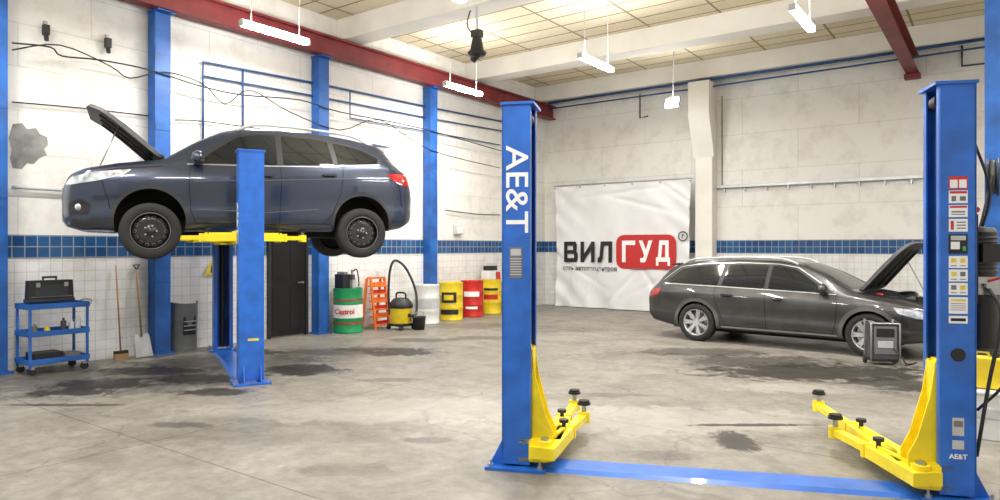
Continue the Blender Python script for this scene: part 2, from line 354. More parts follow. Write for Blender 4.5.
# ---------------------------------------------------------------- two-post lift
def arm(b,p0,p1,z,padz=.12,ext=.55):
    p0=Vector((p0[0],p0[1],z)); p1=Vector((p1[0],p1[1],z)); d=p1-p0; L=d.length; a=math.degrees(math.atan2(d.y,d.x))
    M0=b.M.copy(); b.M=M0@T(*p0)@RZ(a)
    b.prism([(-.08,-.10),(L*ext,-.06),(L*ext,.06),(-.08,.10)],.09,M_yel,T(0,0,-.045))
    b.box((L*ext*.5,0,.055),(L*ext*.8,.03,.02),M_yel)
    b.box((L*.5+L*ext*.3,0,0.),(L-L*ext*.6,.075,.055),M_yel)
    b.box((L*ext-.02,0,.002),(.04,.14,.105),M_yel)
    b.cyl((0,0,-.07),(0,0,.08),.06,M_yel,n=20); b.cyl((0,0,.08),(0,0,.10),.03,M_steel,n=12)
    b.cyl((L,0,-.05),(L,0,.045),.055,M_yel); b.cyl((L,0,.045),(L,0,padz-.02),.022,M_steel,n=12)
    b.cyl((L,0,padz-.02),(L,0,padz),.06,M_blk); b.cyl((L-.0,0,padz),(L,0,padz+.02),.05,M_rub)
    b.cyl((L*ext*.8,0,.04),(L*ext*.8,0,.1),.018,M_blk,n=10); b.cyl((L*ext*.8,0,.1),(L*ext*.8,0,.125),.04,M_blk,n=14)
    b.M=M0
def lift(sep,hc,arms,Ht=2.80,cover=True):
    b=B('two_post_car_lift'); hw=sep/2; w=.22; d=.30
    for s in (-1,1):
        M0=b.M.copy(); b.M=T(s*hw,0,0)@(Matrix() if s<0 else RZ(180))   # local: +x = inward
        b.box((-w/2+.006,0,Ht/2+.02),(.012,d,Ht-.04),M_blue)
        for q in (-1,1):
            b.box((0,q*(d/2-.006),Ht/2+.02),(w-.004,.012,Ht-.04),M_blue)
            b.box((w/2-.006,q*(d/2-.035),Ht/2+.02),(.012,.045,Ht-.04),M_blue)
        b.box((.01,0,Ht),(w+.04,d+.03,.02),M_blue); b.box((.0,0,Ht-.12),(w-.03,d-.03,.015),M_dk)
        b.cyl((.06,-.05,Ht-.1),(.06,.05,Ht-.1),.05,M_blk)
        b.box((.0,0,.012),(.46,.44,.024),M_blue)
        for q in (-1,1):
            b.prism([(0,0),(.10,0),(0,.20)],.012,M_blue,T(-w/2,q*.10,.024)@RX(90)@Matrix.Diagonal((-1,1,1,1)))
            for e in (-1,1):
                b.cyl((e*.19,q*.18,.024),(e*.19,q*.18,.045),.022,M_steel,n=6); b.cyl((e*.19,q*.18,.04),(e*.19,q*.18,.075),.01,M_steel,n=8)
        b.cyl((-.03,0,.05),(-.03,0,1.9),.035,M_blk,n=12); b.cyl((.03,.07,.05),(.03,.07,Ht-.1),.012,M_wire,n=8)
        b.tube([(.045,-.08,Ht-.15),(.045,-.08,hc+.8)],.012,M_blk)
        b.tube([(.03,.10,.1),(.03,.10,Ht-.15)],.008,M_wire)
        b.box((.035,0,hc+.42),(.10,.17,.82),M_yel); b.box((.10,0,hc+.12),(.16,.30,.03),M_yel); b.box((.10,0,hc-.02),(.16,.30,.03),M_yel)
        b.box((.10,0,hc+.46),(.035,.16,.7),M_yel)
        for q in (-1,1):
            b.prism([(0,0),(.19,0),(.19,.08),(.13,.20),(.05,.50),(.02,.72),(0,.72)],.014,M_yel,T(.09,q*.075+.007,hc+.10)@RX(90))
            b.box((.17,q*.14,hc+.05),(.14,.03,.15),M_yel)
        for tgt in arms[s]:
            sy=1 if tgt[2]>0 else -1
            arm(b,(.22,sy*.13),(tgt[0],tgt[1]),hc+.05,tgt[3] if len(tgt)>3 else .13)
        b.M=M0
    if cover:
        b.prism([(-.17,0),(.17,0),(.12,.022),(-.12,.022)],sep-.46,M_blue,T(-hw+.23,0,0)@RZ(90)@RX(90))
    return b
p1=c2w(.155,5.42); p2=c2w(3.09,4.75)
cx,cy=(p1[0]+p2[0])/2,(p1[1]+p2[1])/2; ang=math.atan2(p2[1]-p1[1],p2[0]-p1[0]); sep=math.hypot(p2[0]-p1[0],p2[1]-p1[1])
b=lift(sep,.10,{-1:[(.26,1.45,1),(.40,1.0,-1)],1:[(.42,-1.95,-1),(.50,-.95,1)]})
hw=sep/2
ux=hw+.205
b.box((hw+.125,.0,1.62),(.03,.2,.6),M_blk); b.cyl((ux,0,1.50),(ux,0,1.80),.085,M_blk)
for i in range(9): b.lathe([(.086,1.53+i*.028),(.092,1.535+i*.028),(.092,1.543+i*.028),(.086,1.548+i*.028)],M_dgrey,T(ux,0,0),24)
b.lathe([(.0,1.84),(.07,1.83),(.088,1.80)],M_dgrey,T(ux,0,0),24); b.box((ux,-.10,1.66),(.10,.07,.12),M_blk)
b.box((ux,0,1.44),(.15,.17,.12),M_steel); b.cyl((ux-.02,-.08,1.44),(ux-.02,-.14,1.44),.015,M_steel); b.cyl((ux,-.085,1.47),(ux+.05,-.16,1.5),.008,M_redp)
b.cyl((ux,0,1.02),(ux,0,1.38),.10,M_blk); b.cyl((ux,0,1.0),(ux,0,1.02),.095,M_dgrey); b.cyl((ux+.04,-.05,1.38),(ux+.04,-.05,1.42),.02,M_redp)
b.box((hw+.125,-.03,1.95),(.03,.10,.12),M_lgrey); b.cyl((hw+.13,-.085,1.95),(hw+.13,-.10,1.95),.02,M_tred)
b.tube([(ux,-.09,1.42),(ux+.02,-.22,1.25),(hw+.16,-.2,.8),(hw+.13,-.1,.3)],.012,M_wire,sub=6)
b.tube([(ux-.03,-.09,1.45),(ux+.09,-.26,1.15),(ux+.05,-.24,.85),(hw+.15,-.06,.6)],.010,M_wire,sub=6)
b.tube([(ux,0,1.84),(ux+.03,-.03,2.1),(hw+.13,0,2.5),(hw+.11,0,2.7)],.010,M_wire,sub=6)
yy=-.1515
def lab(x,z,w_,h_,bg,bits):
    w_*=.9
    b.box((x,yy,z),(w_,.002,h_),bg)
    for (dx,dz,ww,hh,mm) in bits: b.box((x+dx*.9,yy-.0015,z+dz),(ww*.9,.001,hh),mm)
lab(hw,2.13,.125,.085,M_tred,[(-.03,-.008,.05,.055,M_txt),(.03,-.008,.05,.055,M_txt)])
lab(hw,2.035,.125,.085,M_txt,[(0,.03,.115,.016,M_tred),(-.03,-.012,.03,.035,M_grey),(.03,-.012,.04,.03,M_grey)])
lab(hw,1.94,.125,.08,M_txt,[(0,.028,.115,.014,M_tred),(0,-.005,.09,.010,M_grey),(0,-.022,.09,.006,M_grey)])
lab(hw,1.845,.125,.085,M_txt,[(-.04,0,.02,.06,M_tred),(.02,.02,.06,.008,M_grey),(.02,0,.06,.008,M_grey),(.02,-.02,.06,.008,M_grey)])
lab(hw,1.72,.125,.13,M_tblk,[(0,.04,.1,.03,M_lgrey),(-.02,-.01,.06,.05,M_txt),(.04,-.03,.02,.03,M_tgrn)])
lab(hw,1.60,.125,.08,M_txt,[(-.03,.01,.035,.03,M_tyel),(.03,.01,.035,.03,M_tyel),(-.03,-.025,.04,.006,M_grey),(.03,-.025,.04,.006,M_grey)])
lab(hw,1.51,.125,.08,M_txt,[(-.03,.01,.035,.03,M_tyel),(.03,.01,.035,.03,M_grey),(-.03,-.025,.04,.006,M_grey),(.03,-.025,.04,.006,M_grey)])
lab(hw,1.42,.125,.08,M_txt,[(-.03,.01,.035,.03,M_grey),(.03,.01,.035,.03,M_tyel),(-.03,-.025,.04,.006,M_grey),(.03,-.025,.04,.006,M_grey)])
lab(hw,1.31,.125,.11,M_txt,[(0,.035,.1,.014,M_tyel)]+[(0,.012-i*.014,.1,.004,M_grey) for i in range(4)])
lab(hw,1.215,.125,.05,M_txt,[(0,0,.1,.02,M_tblk)])
b.box((hw,yy,.50),(.07,.002,.12),M_lgrey); b.box((hw,yy-.0015,.52),(.055,.001,.04),M_grey); b.box((hw,yy,.38),(.07,.002,.06),M_lgrey)
b.cyl((hw,yy+.001,.98),(hw,yy-.003,.98),.045,M_blk)
b.box((-hw,yy,1.58),(.10,.002,.24),M_grey); b.box((-hw,yy-.0015,1.66),(.08,.001,.05),M_lgrey)
for i in range(7): b.box((-hw,yy-.0015,1.61-i*.02),(.085,.001,.007),M_lgrey)
lf=b.finish((cx,cy,0),ang,bevel=.003)
text('lettering','AE&T',.245,T(-hw,yy-.001,2.14)@RX(90)@RZ(-90),M_txt,lf,bold=.002,sx=1.14)
text('lettering','AE&T',.045,T(hw,yy-.001,.30)@RX(90),M_txt,lf,bold=.001)
q1=c2w(-3.13,8.65); q2=c2w(-4.58,11.39)
ang2=math.atan2(q1[1]-q2[1],q1[0]-q2[0]); sep2=math.hypot(q1[0]-q2[0],q1[1]-q2[1])
b=lift(sep2,1.77,{-1:[(.75,.75,1,.10),(.75,-.85,-1,.10)],1:[(.66,.85,1,.10),(.66,-.78,-1,.10)]},Ht=2.9,cover=True)
hw2=sep2/2
b.box((hw2+.112,.02,.55),(.002,.13,.03),M_tyel)
l2=b.finish(((q1[0]+q2[0])/2,(q1[1]+q2[1])/2,0),ang2,bevel=.003)
text('lettering','AE&T',.17,T(hw2+.0,-.152,2.05)@RX(90)@RZ(-90),M_txt,l2,bold=.003)

# ---------------------------------------------------------------- cars
def roundpoly(P,r=.03,n=4):
    out=[];k=len(P)
    for i in range(k):
        p=Vector(P[i]);a=Vector(P[i-1]);c=Vector(P[(i+1)%k])
        da=(a-p);dc=(c-p); ra=min(r,da.length*.45); rc=min(r,dc.length*.45)
        A=p+da.normalized()*ra; Cc=p+dc.normalized()*rc
        for j in range(n+1):
            t=j/n; out.append(tuple((1-t)**2*A+2*t*(1-t)*p+t*t*Cc))
    return out
def cells(P,st):
    bm=bmesh.new(); vs=[bm.verts.new((x,y,0)) for x,y in P]; bm.faces.new(vs)
    xs=[p[0] for p in P]; ys=[p[1] for p in P]
    for ax,lo,hi in ((0,min(xs),max(xs)),(1,min(ys),max(ys))):
        v=math.floor(lo/st)*st+st
        while v<hi:
            co=[0,0,0]; co[ax]=v; no=[0,0,0]; no[ax]=1
            bmesh.ops.bisect_plane(bm,geom=bm.verts[:]+bm.edges[:]+bm.faces[:],plane_co=co,plane_no=no)
            v+=st
    bm.verts.index_update(); V=[(v.co.x,v.co.y) for v in bm.verts]; Fs=[[v.index for v in f.verts] for f in bm.faces]; bm.free(); return V,Fs
class Car:
    def __init__(s,L,tabs,sm=.05):
        s.L=L; s.xs=np.linspace(0,L,600); s.t={}
        dx=L/599; k=max(1,int(sm/dx)); ker=np.hanning(2*k+3); ker/=ker.sum(); pad=len(ker)//2
        for n,tb in tabs.items():
            a=np.interp(s.xs,[p[0] for p in tb],[p[1] for p in tb])
            ap=np.concatenate([2*a[0]-a[1:pad+1][::-1],a,2*a[-1]-a[-pad-1:-1][::-1]])
            s.t[n]=np.convolve(ap,ker,'valid')
        s.cache={}
    def g(s,n,x): return float(np.interp(x,s.xs,s.t[n]))
    def sec(s,x):
        x=min(max(x,0),s.L); key=round(x,4)
        if key in s.cache: return s.cache[key]
        zb,zs,zt,wm,wt=[s.g(n,x) for n in ('zb','zs','zt','wm','wt')]
        ws=wm*.95; wt=min(wt,ws*.97); zt=max(zt,zs+.02); h=zs-zb; g=zt-zs
        P=[(0,zb),(wm*.6,zb),(wm*.90,zb+.01),(wm*.965,zb+.09*min(1,h/.5)),(wm*.985,zb+.30*h),(wm*.968,zb+.42*h),(wm*.998,zb+.66*h),(wm*.998,zb+.82*h),(ws*1.018,zs-.07*h),(ws*.985,zs+.03*g)]
        for f in (.3,.6): P.append((ws+(wt-ws)*f+.012*min(1,g/.3),zs+g*.85*f))
        P+= [(wt,zs+g*.86),(wt*.90,zs+g*.955),(wt*.6,zs+g*.99),(wt*.3,zt),(0,zt)]
        P=np.array(P)
        for _ in range(2):
            Q=[P[0]]
            for i in range(len(P)-1): Q.append(.75*P[i]+.25*P[i+1]); Q.append(.25*P[i]+.75*P[i+1])
            Q.append(P[-1]); P=np.array(Q)
        for i in range(1,len(P)): P[i,1]=max(P[i,1],P[i-1,1]+1e-6)
        s.cache[key]=P; return P
    def Y(s,x,z):
        P=s.sec(x); i=int(np.argmax(P[:,0]>P[:,0].max()*.8)); return float(np.interp(z,P[i:,1],P[i:,0]))
    def Zt(s,x,y):
        P=s.sec(x); i=int(np.argmin(abs(P[:,1]-s.g('zs',x)))); Q=P[i:][::-1]; return float(np.interp(abs(y),Q[:,0],Q[:,1]))
    def Xf(s,y,z):
        lo,hi=0.,.9
        for _ in range(18):
            m=(lo+hi)/2; P=s.sec(m)
            ok = P[0,1]<=z<=P[-1,1] and s.Y(m,z)>=abs(y)
            if ok: hi=m
            else: lo=m
        return hi
    def side(s,b,P,m,off,sd,st=.12):
        V,Fs=cells(P,st); b.add([(x,sd*(s.Y(x,z)+off),z) for x,z in V],Fs,m,True)
    def strip(s,b,A,C,m,off,sd):
        n=len(A); V=[(x,sd*(s.Y(x,z)+off),z) for x,z in A]+[(x,sd*(s.Y(x,z)+off),z) for x,z in C]
        b.add(V,[(i,i+1,n+i+1,n+i) for i in range(n-1)],m,True)
    def line(s,b,P,m,sd,w=.008,off=.003):
        Q=[]
        for i in range(len(P)-1):
            a=Vector(P[i]);c=Vector(P[i+1]); k=max(1,int((c-a).length/.06))
            for j in range(k): Q.append(a+(c-a)*j/k)
        Q.append(Vector(P[-1])); A=[];C=[]
        for i,p in enumerate(Q):
            d=(Q[min(i+1,len(Q)-1)]-Q[max(i-1,0)]).normalized(); n=Vector((-d.y,d.x))*w/2
            A.append(tuple(p+n)); C.append(tuple(p-n))
        s.strip(b,A,C,m,off,sd)
    def top(s,b,P,m,off,st=.08):
        V,Fs=cells(P,st); b.add([(x,y,s.Zt(x,y)+off) for x,y in V],Fs,m,True)
    def front(s,b,P,m,off,st=.06):
        V,Fs=cells(P,st); b.add([(s.Xf(y,z)-off,y,z) for y,z in V],Fs,m,True)
def wheel(b,x,y,z,sd,r,w,style):
    M=T(x,y,z)@(RX(-90) if sd>0 else RX(90))   # local +z -> outward
    rr=r*.66 if style=='steel' else r*.70
    h=w/2
    b.lathe([(rr,-h),(rr*1.08,-h*1.02),(r*.93,-h*.98),(r*.985,-h*.8),(r,-h*.4),(r,h*.4),(r*.985,h*.8),(r*.93,h*.98),(rr*1.1,h*1.02),(rr*1.0,h*.9),(rr*.97,h*.6)],M_rub,M,48)
    for a in (-.45,0,.45): b.lathe([(r*1.001,h*a-.006),(r*1.002,h*a+.006)],M_dk,M,48)
    m=M_rimb if style=='steel' else M_rims
    b.lathe([(rr*1.0,h*.93),(rr*.96,h*.95),(rr*.93,h*.75),(rr*.90,h*.3),(rr*.90,-h*.9)],m,M,48)
    b.lathe([(rr*.9,-h*.2),(0,-h*.2)],M_dk,M,32,False)
    if style=='steel':
        b.lathe([(rr*.93,h*.25),(rr*.80,h*.45),(rr*.62,h*.62),(rr*.42,h*.50),(rr*.22,h*.55),(rr*.18,h*.68),(0,h*.68)],m,M,40)
        for i in range(14):
            a=2*math.pi*i/14; p=Vector((rr*.74*math.cos(a),rr*.74*math.sin(a),h*.50)); n=Vector((.45*math.cos(a),.45*math.sin(a),1)).normalized()
            b.cyl(M@p,M@(p+n*.010),rr*.085,M_grey,n=12); b.cyl(M@(p+n*.009),M@(p+n*.012),rr*.065,M_dk,n=12)
        b.lathe([(rr*.98,h*.94),(rr*.965,h*.975),(rr*.95,h*.94)],M_grey,M,40)
        for i in range(5):
            a=2*math.pi*i/5; b.cyl(M@Vector((rr*.3*math.cos(a),rr*.3*math.sin(a),h*.5)),M@Vector((rr*.3*math.cos(a),rr*.3*math.sin(a),h*.65)),.012,M_steel,n=6)
    else:
        b.lathe([(rr*.24,h*.3),(rr*.24,h*.62),(rr*.18,h*.72),(0,h*.74)],m,M,24)
        for i in range(7):
            for dd in (-6,6):
                a=360*i/7+dd
                b.prism([(rr*.12,-.020),(rr*.95,-.016),(rr*.95,.016),(rr*.12,.020)],.03,m,M@RZ(a)@T(0,0,h*.45)@RY(-6))
        b.lathe([(rr*.82,-h*.1),(rr*.2,-h*.1),(rr*.2,-h*.12)],M_steel,M,32,False)
def build_car(name,C,paint,spec,loc,rz):
    root=empty(name,loc,rz)
    L=C.L; u=np.linspace(0,1,110); xs=L*(.5-.5*np.cos(np.pi*u))*.7+L*u*.3
    secs=[C.sec(x) for x in xs]; n=len(secs[0]); ring=2*n-2
    vs=[];fs=[]
    for x,P in zip(xs,secs):
        for i in range(n): vs.append((x,P[i,0],P[i,1]))
        for i in range(n-2,0,-1): vs.append((x,-P[i,0],P[i,1]))
    for i in range(len(xs)-1):
        for j in range(ring): fs.append((i*ring+j,i*ring+(j+1)%ring,(i+1)*ring+(j+1)%ring,(i+1)*ring+j))
    fs.append(list(range(ring))); fs.append([(len(xs)-1)*ring+j for j in range(ring)][::-1])
    b=B('body'); b.mats=[paint,M_dk]; b.add(vs,fs,paint,True); body=b.finish(parent=root)
    for s in (-1,1):
        for ax in spec['axles']:
            c2=B('cut'); c2.mats=[paint,M_dk]; c2.cyl((ax,s*.50,spec['az']),(ax,s*1.3,spec['az']),spec['ar'],M_dk,n=56)
            co=c2.finish(merge=True); co.parent=root
            md=body.modifiers.new('arch','BOOLEAN'); md.operation='DIFFERENCE'; md.solver='EXACT'; md.object=co
    bpy.context.view_layer.update(); dg=bpy.context.evaluated_depsgraph_get()
    me=bpy.data.meshes.new_from_object(body.evaluated_get(dg)); body.modifiers.clear(); body.data=me
    for o in [o for o in bpy.data.objects if o.name.startswith('cut')]: bpy.data.objects.remove(o)
    for p in me.polygons: p.use_smooth = p.material_index==0
    b=B('trim_and_glass')
    for sd in (-1,1):
        C.side(b,roundpoly(spec['dlo'],.05),M_blk,.004,sd)
        for wdw in spec['win']: C.side(b,roundpoly(wdw,.035),M_glass,.008,sd)
        for ln in spec['seams']: C.line(b,ln,M_dk,sd,.010)
        for ln in spec.get('chrome',[]): C.line(b,ln,M_steel,sd,.014,.010)
        for ln in spec.get('crease',[]): C.line(b,ln,M_sill,sd,.010,.004)
        C.side(b,spec['sill'],spec['lipmat'],.006,sd)
        if 'sill2' in spec: C.side(b,spec['sill2'],M_sillA,.010,sd)
        for ax in spec['axles']:
            z0=spec['az']; r=spec['ar']; a0=math.asin(max(-1,min(1,(spec['archz']-z0)/r)))
            th=np.linspace(a0,math.pi-a0,40)
            C.strip(b,[(ax+(r-.012)*math.cos(t),z0+(r-.012)*math.sin(t)) for t in th],[(ax+(r+spec['lip'])*math.cos(t),max(z0+(r+spec['lip'])*math.sin(t),C.g('zb',ax)+.02)) for t in th],spec['lipmat'],.012,sd)
        C.side(b,roundpoly(spec['head'],.03),M_head,.008,sd,.05); C.side(b,roundpoly(spec['tail'],.03),M_tail,.008,sd,.05)
        if 'fog' in spec:
            C.side(b,roundpoly(spec['fog'],.03),M_blk,.008,sd,.05)
            fx_,fz_=sum(p[0] for p in spec['fog'])/5,sum(p[1] for p in spec['fog'])/5
            b.ell((fx_,sd*(C.Y(fx_,fz_)+.002),fz_),(.045,.02,.045),M_head)
        if 'lower' in spec: C.side(b,spec['lower'],M_clad,.006,sd,.05)
        for hx_,hz_ in spec['handles']:
            y=C.Y(hx_,hz_); b.box((hx_,sd*(y+.022),hz_),(.2,.02,.03),paint); b.box((hx_,sd*(y+.008),hz_-.01),(.13,.012,.05),M_dk)
        mx_,mz_=spec['mirror']; y=C.Y(mx_,mz_)
        b.ell((mx_,sd*(y+.13),mz_+.03),(.08,.12,.09),paint); b.box((mx_+.045,sd*(y+.13),mz_+.03),(.05,.19,.12),M_blk); b.box((mx_-.01,sd*(y+.03),mz_-.02),(.07,.1,.04),M_blk)
        rl=spec['rail']; pts=[(x,sd*(C.g('wt',x)*.93),C.Zt(x,C.g('wt',x)*.93)+(.005 if i in (0,len(rl)-1) else .06)) for i,x in enumerate(rl)]
        b.tube(pts,.019,M_lgrey if spec['railm'] else M_blk,sub=5)
    C.top(b,roundpoly(spec['ws'],.06),M_glass,.006); C.top(b,roundpoly(spec['rw'],.05),M_glass,.008)
    C.top(b,roundpoly(spec['bay'],.08),M_dk,.006)
    for P in spec['grille']: C.front(b,roundpoly(P,.03),M_blk,.008)
    for z in spec['bars']: C.front(b,[(-.36,z),(.36,z),(.36,z+.018),(-.36,z+.018)],M_steel,.014)
    C.front(b,[(-.26,spec['plate']),(.26,spec['plate']),(.26,spec['plate']+.11),(-.26,spec['plate']+.11)],M_txt,.03)
    sp=spec['spoiler']; b.prism([(0,0),(sp[2],-.03),(sp[2],-.045),(0,-.05)],1.0,paint,T(sp[0],.5,sp[1])@RX(90))
    b.box((L*.5,0,C.g('zb',L*.5)-.02),(L*.6,1.1,.08),M_dk)
    b.cyl((L*.55,.2,.2),(L-.25,.25,.24),.035,M_steel); b.cyl((L-.9,.3,.24),(L-.4,.3,.25),.09,M_steel)
    for ax in spec['axles']: b.cyl((ax,-.7,spec['wz']),(ax,.7,spec['wz']),.05,M_dk); b.box((ax,0,spec['wz']+.05),(.3,.9,.16),M_dk)
    b.finish(parent=root,fix=True)
    hb=B('bonnet'); P=roundpoly(spec['hood'],.1); V,Fs=cells(P,.08); hx0=spec['hinge']; hz0=C.Zt(hx0,.0)
    Mh=T(hx0,0,hz0+.02)@RY(spec['hang'])@T(-hx0,0,-hz0)
    up=[(x,y,C.Zt(x,y)+.012) for x,y in V]; dn=[(x,y,C.Zt(x,y)-.012-.03*min(1,8*max(0,.0+min(abs(abs(y)-.75),.12)))) for x,y in V]
    hb.add(up,Fs,paint,True,Mh); hb.add(dn,Fs,M_clad,True,Mh)
    n=len(P); R=[(x,y) for x,y in P]
    rim=[(x,y,C.Zt(x,y)+.012) for x,y in R]+[(x,y,C.Zt(x,y)-.035) for x,y in R]
    hb.add(rim,[(i,(i+1)%n,n+(i+1)%n,n+i) for i in range(n)],M_sill,False,Mh)
    for yy_ in (-.45,0,.45): hb.tube([Mh@Vector((x,yy_*(1-.2*(1-x)),C.Zt(x,yy_)-.05)) for x in np.linspace(spec['hood'][0][0]+.15,hx0-.1,8)],.025,M_blk)
    hb.finish(parent=root)
    st=B('bonnet_prop'); fx_=spec['hinge']-.72; a=Vector((fx_,spec['propside']*.62,C.Zt(fx_,.62))); c=Mh@Vector((fx_+.1,spec['propside']*.5,C.Zt(fx_,.5)-.02)); st.tube([a,c],.008,M_steel); st.finish(parent=root)
    for ax in spec['axles']:
        for sd in (-1,1):
            wb=B('wheel'); wheel(wb,ax,sd*spec['ty'],spec['wz'],sd,spec['r'],.225,spec['style']); wb.finish(parent=root)
    return root
K=Car(4.5,dict(
 zb=[(0,.36),(.05,.28),(.2,.23),(.5,.22),(4.0,.25),(4.3,.3),(4.45,.38),(4.5,.42)],
 zs=[(0,.72),(.03,.80),(.1,.87),(.25,.94),(.6,1.01),(1.1,1.06),(1.6,1.08),(2.5,1.11),(3.5,1.16),(4.1,1.18),(4.38,1.12),(4.46,.95),(4.5,.85)],
 zt=[(0,.76),(.03,.86),(.1,.94),(.25,1.01),(.6,1.09),(1.0,1.15),(1.12,1.175),(1.5,1.44),(1.85,1.63),(2.15,1.695),(2.6,1.715),(3.1,1.695),(3.6,1.64),(4.0,1.565),(4.12,1.47),(4.36,1.22),(4.44,1.0),(4.5,.9)],
 wm=[(0,.60),(.03,.69),(.1,.79),(.3,.885),(.6,.915),(1,.92),(3.6,.92),(4.1,.90),(4.35,.84),(4.45,.76),(4.5,.66)],
 wt=[(0,.50),(.1,.67),(.3,.76),(1.1,.78),(1.5,.70),(1.9,.62),(3.5,.60),(4.05,.58),(4.3,.62),(4.5,.5)]))
kspec=dict(axles=(.96,3.67),az=.36,ar=.415,r=.355,wz=.235,ty=.80,style='steel',archz=.27,lip=.03,lipmat=M_clad,
 dlo=[(1.36,1.10),(1.62,1.31),(1.98,1.545),(2.3,1.595),(2.9,1.595),(3.4,1.545),(3.75,1.465),(4.0,1.34),(3.96,1.23),(3.2,1.16),(2.4,1.125)],
 win=[[(1.50,1.13),(1.72,1.31),(2.02,1.52),(2.28,1.57),(2.50,1.576),(2.50,1.145)],[(2.58,1.15),(2.58,1.578),(3.0,1.566),(3.22,1.54),(3.27,1.18)],[(3.34,1.185),(3.30,1.53),(3.55,1.49),(3.76,1.43),(3.95,1.33),(3.91,1.245),(3.6,1.21)]],
 seams=[[(1.42,1.09),(1.40,.9),(1.42,.5),(1.48,.34)],[(2.54,1.12),(2.54,.8),(2.52,.34)],[(1.46,.34),(2.52,.34),(3.12,.36),(3.24,.5),(3.36,.78),(3.40,1.15)],[(1.1,1.06),(.6,1.0),(.3,.93)],[(4.16,1.15),(4.24,.9),(4.3,.62)],[(.42,.88),(.50,.6),(.52,.5)]],
 crease=[[(1.45,.88),(2.5,.94),(3.4,1.0),(4.1,1.02)],[(1.5,.52),(2.4,.50),(3.05,.56)]],chrome=[[(1.38,1.10),(2.4,1.128),(3.2,1.163),(3.95,1.233)]],
 sill=[(1.38,.245),(3.22,.265),(3.22,.36),(2.3,.34),(1.38,.34)],
 head=[(.03,.79),(.10,.885),(.35,.955),(.76,1.0),(.66,.92),(.38,.84),(.12,.79)],
 tail=[(4.05,1.10),(4.30,1.12),(4.43,1.0),(4.42,.93),(4.24,.95),(4.10,1.03)],
 fog=[(.08,.42),(.07,.56),(.20,.62),(.32,.55),(.28,.43)],lower=[(.06,.29),(.06,.37),(.45,.36),(.5,.25),(.2,.25)],
 handles=[(2.34,1.0),(3.2,1.045)],mirror=(1.50,1.15),rail=[2.0,2.25,2.7,3.2,3.6,3.85],railm=True,
 ws=[(1.16,-.62),(1.84,-.52),(1.84,.52),(1.16,.62)],rw=[(4.12,-.48),(4.34,-.52),(4.34,.52),(4.12,.48)],
 bay=[(.22,-.6),(1.08,-.66),(1.08,.66),(.22,.6)],hood=[(.10,-.56),(.33,-.74),(1.12,-.78),(1.12,.78),(.33,.74),(.10,.56)],hinge=1.12,hang=50,propside=-1,
 grille=[[(-.5,.42),(-.42,.28),(.42,.28),(.5,.42),(.5,.56),(-.5,.56)],[(-.46,.68),(.46,.68),(.5,.77),(-.5,.77)]],bars=[.70,.735],plate=.57,spoiler=(3.95,1.59,.26))
kroot=build_car('suv_car',K,M_paintK,kspec,(-9.83,3.94,1.665),math.radians(64))
A=Car(4.9,dict(
 zb=[(0,.38),(.1,.27),(.5,.22),(4.3,.23),(4.75,.3),(4.9,.42)],
 zs=[(0,.55),(.05,.66),(.2,.75),(.6,.83),(1.15,.91),(2.5,.95),(4.0,.99),(4.5,.98),(4.8,.88),(4.9,.75)],
 zt=[(0,.6),(.05,.71),(.2,.81),(.6,.90),(1.1,.98),(1.2,1.01),(1.65,1.26),(2.1,1.44),(2.5,1.49),(3.2,1.50),(3.9,1.46),(4.3,1.39),(4.45,1.31),(4.7,1.06),(4.82,.96),(4.9,.8)],
 wm=[(0,.50),(.05,.64),(.15,.76),(.4,.87),(.8,.91),(1.2,.92),(3.8,.92),(4.4,.88),(4.7,.8),(4.85,.7),(4.9,.6)],
 wt=[(0,.4),(.1,.6),(.3,.7),(1.1,.74),(1.5,.68),(2.1,.58),(3.5,.57),(4.3,.56),(4.6,.6),(4.9,.45)]))
